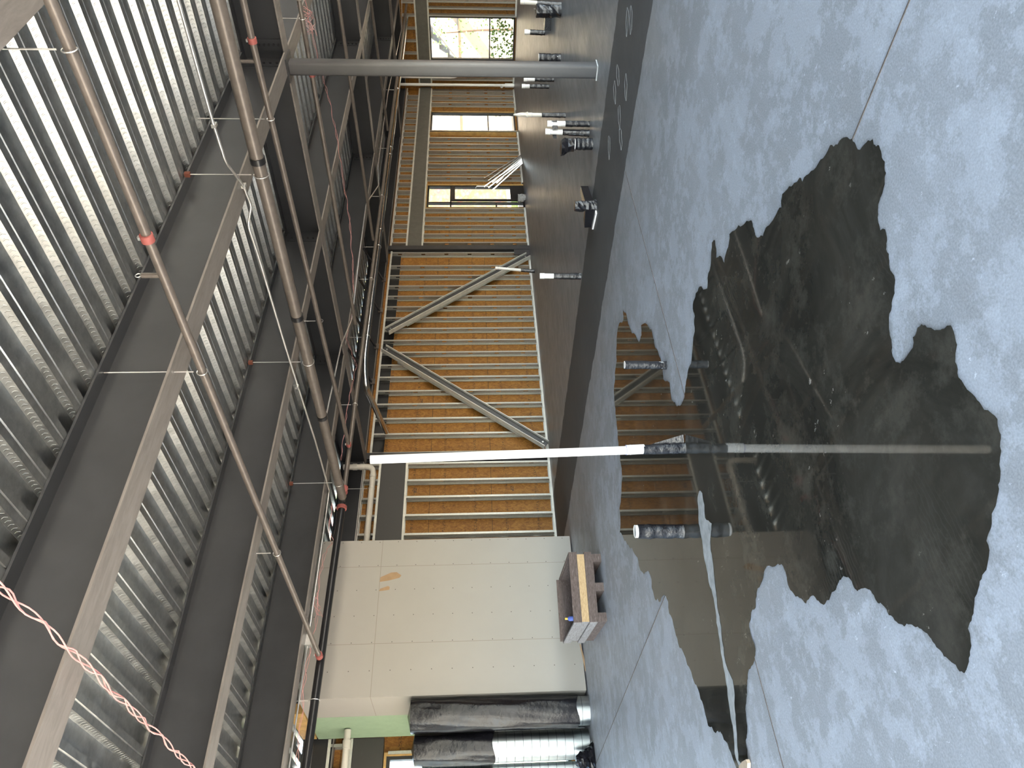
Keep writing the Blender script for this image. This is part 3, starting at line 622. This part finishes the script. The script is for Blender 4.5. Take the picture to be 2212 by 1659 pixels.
hanger((3.2, 9.27, ZP), .052, (1, 0, 0), 'hanger on the black main pipe in front of the drywall', clamp=False)
o = run('sprinkler_main', [(6.09, 9.4, ZP), (24.5, 9.4, ZP)], .036, 'pipe', 'brown main pipe running beside the shiny galvanised conduit', 'pipe')
coupling(o, (6.35, 9.4, ZP), (1, 0, 0), .04, .05)
MB().tube([(6.22, 9.32, ZP), (6.22, 9.24, ZP)], .075, 18).build('red_end_cap', M['red'], o, True)
for a_, lb in ((8.0, 'hanger on the brown main near the pipe elbow'), (11.2, 'hanger on the brown main in the second bay'), (14.0, 'hanger on the brown main past the second bay')): hanger((a_, 9.4, ZP), .036, (1, 0, 0), lb, clamp=False)
cpx = lambda L, z: [PZ(a_, b_, z) for a_, b_ in L]
def avgx(L, z):
    P = cpx(L, z); return P
for L, lb, zz in (([(646, 0), (662, 94), (684, 222), (708, 340), (731, 486), (750, 572), (768, 700)], 'branch pipe beyond the girder with pink wire bundle', 3.52),
                  ([(731, 0), (748, 115), (763, 217), (778, 322), (790, 403), (806, 520)], 'thin branch pipe in front of the second girder', 3.55),
                  ([(801, 0), (817, 95), (829, 213), (840, 303)], 'thin dark branch pipe beyond the second girder', 3.55),
                  ([(843, 0), (848, 68), (854, 119), (859, 200), (865, 254)], 'thin dark branch pipe nearest the end wall', 3.55)):
    P = cpx(L, zz); X0 = sum(p.x for p in P) / len(P); s_x = (P[-1].x - P[0].x)
    t_ = min(1, (9.33 - P[0].y) / (P[-1].y - P[0].y)); P[-1] = P[0].lerp(P[-1], t_)
    o = run('sprinkler_branch', [(P[0].x, P[0].y, zz), (P[-1].x, P[-1].y, zz)], .028, 'pipe', lb, group='sprinkler branch pipes')
    if L[0][0] in (646,): coupling(o, Vector((P[0].x, P[0].y, zz)).lerp(Vector((P[-1].x, P[-1].y, zz)), .17), (0, 1, 0), .03); hanger(Vector((P[0].x, P[0].y, zz)).lerp(Vector((P[-1].x, P[-1].y, zz)), .04), .03, (0, 1, 0), 'hanger beside the pink wire bundle', clamp=False)
# conduits
zc = ZB - .022
P = cpx([(385, 0), (460, 265), (487, 350), (524, 398), (543, 445), (536, 487), (560, 560), (615, 745), (680, 950), (712, 1062)], zc)
P.insert(0, Vector((P[0].x, -1.5, zc)))
o = run('electrical_conduit', P, .0135, 'conduit', 'bright thin conduit with an S bend crossing the beams', 'conduit', n=10, br=.06)
for a_, b_ in ((527, 401), (642, 835), (463, 270)):
    p = PZ(a_, b_, zc); MB().box(p.x - .03, p.x + .03, p.y - .014, p.y + .014, zc - .018, zc + .02).build('beam_clip', M['conduit'], o)
e = P[-1]
o = run('electrical_conduit', [e + Vector((0, 0, 0)), (e.x - .05, 9.22, zc), (3.9, 9.24, zc)], .0135, 'conduit', 'conduit along the last beam ending in a metal box', 'conduit', n=10, br=.1)
MB().box(3.86, 4.0, 9.19, 9.30, zc - .05, zc + .03).build('junction_box', M['conduit'], o)
run('electrical_conduit', [(2.2, 9.20, zc), (3.86, 9.24, zc)], .010, 'conduit', 'loose silver cable hanging left of the junction box', 'conduit', n=8)
o = run('drain_pipe', [(24.3, 9.70, ZP), (9.3, 9.70, ZP), (8.95, 10.05, ZP - .02), (9.55, YW - .1, ZP - .15)], .055, 'galv', 'shiny galvanised pipe running along the back of the room', 'pipe', n=16, br=.25)
for xx in (10.2, 13.2, 16.2, 19.5): MB().tube([(xx - .03, 9.70, ZP), (xx + .03, 9.70, ZP)], .062, 16).build('sleeve', M['galv'], o, True)
for xx, lb in ((9.9, 'nearest the elbow'), (12.6, 'beyond the red valve'), (16.5, 'midway'), (19.5, 'near the far window')): hanger((xx, 9.70, ZP), .055, (1, 0, 0), 'hanger on the galvanised pipe, %s' % lb, clamp=False)
o = run('electrical_conduit', [PZ(x_, y_, 3.62) for x_, y_ in ((700, 920), (737, 745), (760, 690), (775, 560), (791, 440), (818, 400), (816, 360), (838, 200), (868, 60), (868, 0))], .011, 'conduit', 'slim silver conduit snaking beside the brown main pipe', 'conduit', n=8, br=.1)
for k_ in range(3): run('electrical_conduit', [(13.5 + k_, 9.95 + .07 * k_, 3.62), (24.4, 9.95 + .07 * k_, 3.62)], .011, 'conduit', 'pale conduit above the galvanised pipe, %s of three from the room side' % ORD[k_], 'conduit', n=8)
# PVC drain through the enclosure
YP, ZV = 11.72, 3.47
o = run('waste_pipe', [(6.0, YP, ZV), (8.40, YP, ZV), (8.40, YP, 4.05)], .055, 'oldpvc', 'dull white waste pipe turning up right of the drywall', 'pipe', 'waste pipes through the enclosure', 16, .16)
for p_, a_ in (((8.18, YP, ZV), (1, 0, 0)), ((8.40, YP, ZV + .22), (0, 0, 1)), ((8.40, YP, ZV + .36), (0, 0, 1))): p_ = Vector(p_); a_ = Vector(a_); MB().tube([p_ - a_ * .04, p_ + a_ * .04], .064, 18).build('hub', M['oldpvc'], o, True)
hanger((7.9, YP, ZV), .056, (1, 0, 0), 'hanger on the dull white waste pipe', clamp=False)
o = run('waste_pipe', [(-1, YP, ZV - .02), (3.60, YP, ZV)], .05, 'oldpvc', 'dull white waste pipe coming out of the green board', 'pipe', 'waste pipes through the enclosure', 16)
MB().tube([(3.33, YP, ZV - .002), (3.45, YP, ZV)], .06, 18).build('hub', M['oldpvc'], o, True)
# white pipes on the end wall
xe = XE - .09
o = run('vent_pipe', [(xe, 11.80, 4.15), (xe, 11.80, 2.05), (xe - .02, 11.55, 1.7), (xe - .02, 11.52, .55)], .05, 'pvc', 'white pipe on the end wall that jogs behind the column', 'pipe', None, 14, .12)
MB().ring((xe, 11.80, 2.4), (0, 0, 1), .055, .006).build('strap', M['conduit'], o)
o = run('vent_pipe', [(xe, 12.07, 4.15), (xe, 12.07, 0.0)], .048, 'pvc', 'straight white pipe with cleanout near the far corner', 'pipe', None, 14)
MB().tube([(xe, 12.07, .02), (xe, 12.07, .32)], .07, 16).build('cleanout_tee', M['pvc'], o, True)
MB().tube([(xe, 12.07, .42), (xe - .10, 12.07, .44)], .05, 14).build('cleanout_plug', M['pvc'], o, True)
# pink twisted wires
def wires(P, label, n=3, tw=.02, r=.004, per_=.35):
    P = [Vector(p) for p in P]; o = empty('pink_wire_bundle', P[0], label, 'wire', None)
    L = 0; out = [[] for _ in range(n)]
    for i in range(len(P) - 1):
        seg = max(2, int((P[i + 1] - P[i]).length / .05))
        for s in range(seg):
            p = P[i].lerp(P[i + 1], s / seg); L += (P[i + 1] - P[i]).length / seg
            for k_ in range(n):
                a = L / per_ * 2 * math.pi * (1 if k_ % 2 else -.6) + k_ * 2.1; out[k_].append(p + Vector((math.cos(a), math.sin(a) * .5, math.sin(a))) * tw)
    for k_ in range(n): MB().tube(out[k_], r, 6).build('wire', M['wire'], o, True)
    return o
wires([PZ(a_, b_, 3.62) for a_, b_ in ((-20, 1253), (0, 1268), (60, 1320), (130, 1385), (180, 1430), (270, 1520), (345, 1590), (415, 1659), (450, 1700))], 'three pink wires strung below the beams at upper left', 3, .016, .0042)
wires([PZ(a_, b_, 3.64) for a_, b_ in ((715, 1090), (712, 1150), (718, 1170), (700, 1200), (685, 1280), (690, 1310), (682, 1345), (662, 1440), (655, 1500), (650, 1560), (640, 1659))], 'pink wires along the last beam above the drywall', 2, .02, .0028)
wires([PZ(a_, b_, 3.60) for a_, b_ in ((681, 1285), (684, 1310), (690, 1330), (694, 1336))], 'short pink wire pigtail above the drywall', 3, .03, .0028)
wb_ = wires([PZ(a_, b_, 3.66) for a_, b_ in ((658, 0), (676, 81), (698, 170), (708, 203), (725, 281), (734, 336), (745, 411), (755, 472), (762, 572), (765, 660), (748, 730), (770, 790), (752, 870), (735, 1000))], 'long pink wire run crossing the far roof bays', 2, .012, .0026)
b = []
for i in range(60): a = i * .55; b.append(PZ(663, 25, 3.66) + Vector((math.cos(a) * (.08 + .05 * math.sin(i)), math.sin(a) * .12 + i * .004, .02 + .09 * math.sin(a * 1.7))))
MB().tube(b, .0022, 5).build('coiled_slack', M['wire'], wb_)
# ------------------------------------------------------------ ducts and plastic at the left
def duct(x_, y_, r, h, label, wrap=None):
    o = empty('spiral_duct', (x_, y_, 0), label, 'duct', 'spiral ducts standing by the enclosure')
    t = MB(); t.tube([(x_, y_, .003), (x_, y_, h)], r, 40).build('shell', M['duct'], o, True)
    MB().ring((x_, y_, h), (0, 0, 1), r, .006, 40, 5).build('rim', M['galv'], o)
    return o
def film(x_, y_, r, z0, z1, label, a0=0, a1=360, amp=.018, hole=()):
    random.seed(int(x_ * 100)); n, k = 56, 34; b = MB(); base = 0
    A = [math.radians(a0 + (a1 - a0) * j / n) for j in range(n + 1)]
    ph = [random.uniform(0, 6) for _ in range(6)]
    for i in range(k + 1):
        z = z0 + (z1 - z0) * i / k
        for j, a in enumerate(A):
            d_ = amp * (math.sin(a * 5 + z * 2 + ph[0]) + .7 * math.sin(a * 9 - z * 5 + ph[1]) + .5 * math.sin(a * 3 + z * 11 + ph[2]) + random.uniform(-.35, .35)) * .5
            b.v.append((x_ + (r + .014 + d_) * math.cos(a), y_ + (r + .014 + d_) * math.sin(a), z + (.02 * math.sin(a * 3) if i == 0 else 0)))
    for i in range(k):
        for j in range(n):
            p = i * (n + 1) + j; b.f.append((p, p + 1, p + n + 2, p + n + 1))
    t = len(b.v); b.v.append((x_, y_, z1 + .05))
    for j in range(n): b.f.append((k * (n + 1) + j, k * (n + 1) + j + 1, t))
    o = b.build('plastic_cover', M['film'], None, True); return tag(o, label, 'plastic sheet', 'black plastic covers on the ducts')
duct(3.385, 10.56, .19, 2.42, 'wide spiral duct nearest the drywall, mostly hidden under plastic')
film(3.385, 10.56, .197, .17, 2.44, 'long black plastic sheet draped over the duct by the drywall', amp=.010)
duct(3.34, 11.20, .12, 2.40, 'narrow bare spiral duct between the two covered ducts')
duct(3.06, 10.92, .195, 2.38, 'shiny spiral duct bare below its black cover')
film(3.06, 10.92, .197, 1.32, 2.40, 'short black plastic sheet over the second duct', amp=.010)
duct(2.80, 11.14, .10, 2.30, 'bare spiral duct at the left edge of the room')
a = PZ(1283, 1642); b = crumple((a.x, a.y, .002), (a.x, a.y, .24), .20, .06, 16, 8, .2)
tag(b.build('plastic_heap', M['film']), 'crumpled heap of black plastic on the floor before the ducts', 'plastic sheet')
# ------------------------------------------------------------ crate
A = Vector((3.66, 8.29, 0)); Bv = Vector((4.45, 8.12, 0)); Cv = Vector((3.90, 9.45, 0))
ux = (Bv - A); lx = ux.length; ux.normalize(); uy = (Cv - A); ly = uy.length; uy = Vector((-ux.y, ux.x, 0))
o = empty('wooden_crate', A, 'weathered open wooden crate on runners before the drywall', 'crate')
def cb(name, mat, u0, u1, v0, v1, z0, z1):
    b = MB(); n = len(b.v)
    b.v += [tuple(A + ux * u + uy * v + Vector((0, 0, z))) for z in (z0, z1) for v in (v0, v1) for u in (u0, u1)]
    b.f += [(0, 2, 3, 1), (4, 5, 7, 6), (0, 1, 5, 4), (2, 6, 7, 3), (0, 4, 6, 2), (1, 3, 7, 5)]
    return b.build(name, M[mat], o)
H0 = .10
for u in (0.0, lx / 2 - .05, lx - .1): cb('runner', 'crate', u, u + .1, .0, ly, 0, H0)
cb('base_boards', 'crate', 0, lx, 0, ly, H0 + .001, H0 + .02)
for z0, z1 in ((H0 + .022, H0 + .11), (H0 + .20, H0 + .30)):
    cb('front_board', 'crate', -.01, lx + .01, -.022, 0, z0, z1); cb('rear_board', 'crate', 0, lx, ly, ly + .022, z0, z1)
    cb('side_board', 'greywood', -.022, -.001, -.02, ly + .02, z0, z1); cb('side_board', 'crate', lx + .001, lx + .022, -.02, ly + .02, z0, z1)
cb('front_panel', 'ply', .0, lx, .001, .012, H0 + .022, H0 + .29)
cb('rear_panel', 'crate', .0, lx, ly - .012, ly - .001, H0 + .022, H0 + .34)
cb('side_panel', 'greywood', .0, .012, .014, ly - .014, H0 + .022, H0 + .28); cb('side_panel', 'crate', lx - .012, lx, .014, ly - .014, H0 + .022, H0 + .28)
p = A + ux * .05 + uy * .05
bo = empty('spray_bottle', (p.x, p.y, H0 + .021), 'small blue bottle with yellow cap at the crate corner', 'bottle')
MB().tube([(p.x, p.y, H0 + .022), (p.x, p.y, H0 + .34), (p.x, p.y, H0 + .36)], [.028, .028, .012], 14).build('body', simple('blue_plastic', (.05, .09, .35), .4), bo, True)
MB().tube([(p.x, p.y, H0 + .36), (p.x, p.y, H0 + .39)], .012, 10).build('cap', simple('yellow_cap', (.7, .45, .05), .4), bo, True)
# leaning metal studs, bag by the door
for i in range(7):
    a = Vector((19.85 - i * .12, YW - .32 - .03 * i, .005)); e = Vector((19.05 - i * .11 + random.uniform(-.05, .05), YW - .05, 1.15 - .12 * (i % 4)))
    tag(MB().bar(a + Vector((0, 0, .02)), e, .04, .03).build('loose_stud', M['galv']), 'loose metal stud leaning in the pile by the door, %s from the window side' % ORD[i], 'stud', 'loose metal studs leaning by the door')
b = crumple((17.75, YW - .25, .003), (17.75, YW - .22, .22), .09, .13, 12, 6, .16)
tag(b.build('grey_bag', M['rock']), 'lumpy grey bag standing at the left foot of the door', 'bag')
# ------------------------------------------------------------ outside
o = empty('neighbour_building', (33, 0, 0), 'beige stucco building seen through the large end window', 'building')
MB().box(33, 34, -10, 30, -.15, 8).build('wall', M['stucco'], o)
MB().box(32.9, 33, -10, 30, 2.0, 2.04).build('reveal', M['canopy'], o)
o2 = empty('stair_flight', (31.3, 14, 0), 'grey outdoor stair slanting across the windows', 'stair')
pa, pb = PX(905, 40, 31.3), PX(978, 132, 31.3); dd = pb - pa
MB().bar(pa - dd * .6, pb + dd * 1.2, .15, .42).build('stringer', M['canopy'], o2)
for k_ in range(9): q_ = pa + dd * (-.4 + k_ * .25); MB().box(30.9, 31.2, q_.y - .12, q_.y + .12, q_.z, q_.z + .06).build('tread', M['canopy'], o2)
o = empty('stone_building', (10, 20, 0), 'tan stone clad building seen through the door', 'building')
MB().box(10, 32.5, 20, 21, -.15, 7).build('wall', M['stone'], o)
tag(MB().box(12, 26.5, 15.5, 17.5, -.149, -.10).build('lawn_strip', M['grass']), 'green lawn strip outside the door', 'lawn', None, 'stuff')
o = empty('small_tree', (29.3, 12.2, -.15), 'leafy young tree outside the large end window', 'tree')
MB().tube([(29.3, 12.1, -.15), (29.3, 12.15, 1.2), (29.35, 12.3, 2.6)], [.05, .04, .02], 8).build('trunk', M['bark'], o, True)
b = MB()
for i in range(260):
    a = random.uniform(0, 6.28); rr = random.uniform(.1, 1.3); z = random.uniform(.6, 3.0); rr *= math.sin(min(1, (z - .3) / 1.2) * 1.5) * (1.15 - (z - 1) * .3)
    p = Vector((29.3 + rr * math.cos(a), 12.2 + rr * math.sin(a), z)); u = Vector([random.uniform(-1, 1) for _ in range(3)]).normalized() * .055; w_ = u.cross(Vector([random.uniform(-1, 1) for _ in range(3)])).normalized() * .04
    b.poly([p - u, p + w_, p + u, p - w_])
tag(b.build('foliage', M['leaf'], o), '', ''); f_ = bpy.data.objects['foliage']
for k_ in ('label', 'category'): del f_[k_]
b = MB()
for i in range(900):
    p = Vector((27.3 + random.uniform(-.35, .35), random.uniform(9, 14.5), random.uniform(-.1, .75))); u = Vector([random.uniform(-1, 1) for _ in range(3)]).normalized() * .06; w_ = u.cross(Vector([random.uniform(-1, 1) for _ in range(3)])).normalized() * .045
    b.poly([p - u, p + w_, p + u, p - w_])
tag(b.build('hedge', M['leaf']), 'low leafy hedge along the foot of the outside wall', 'hedge')
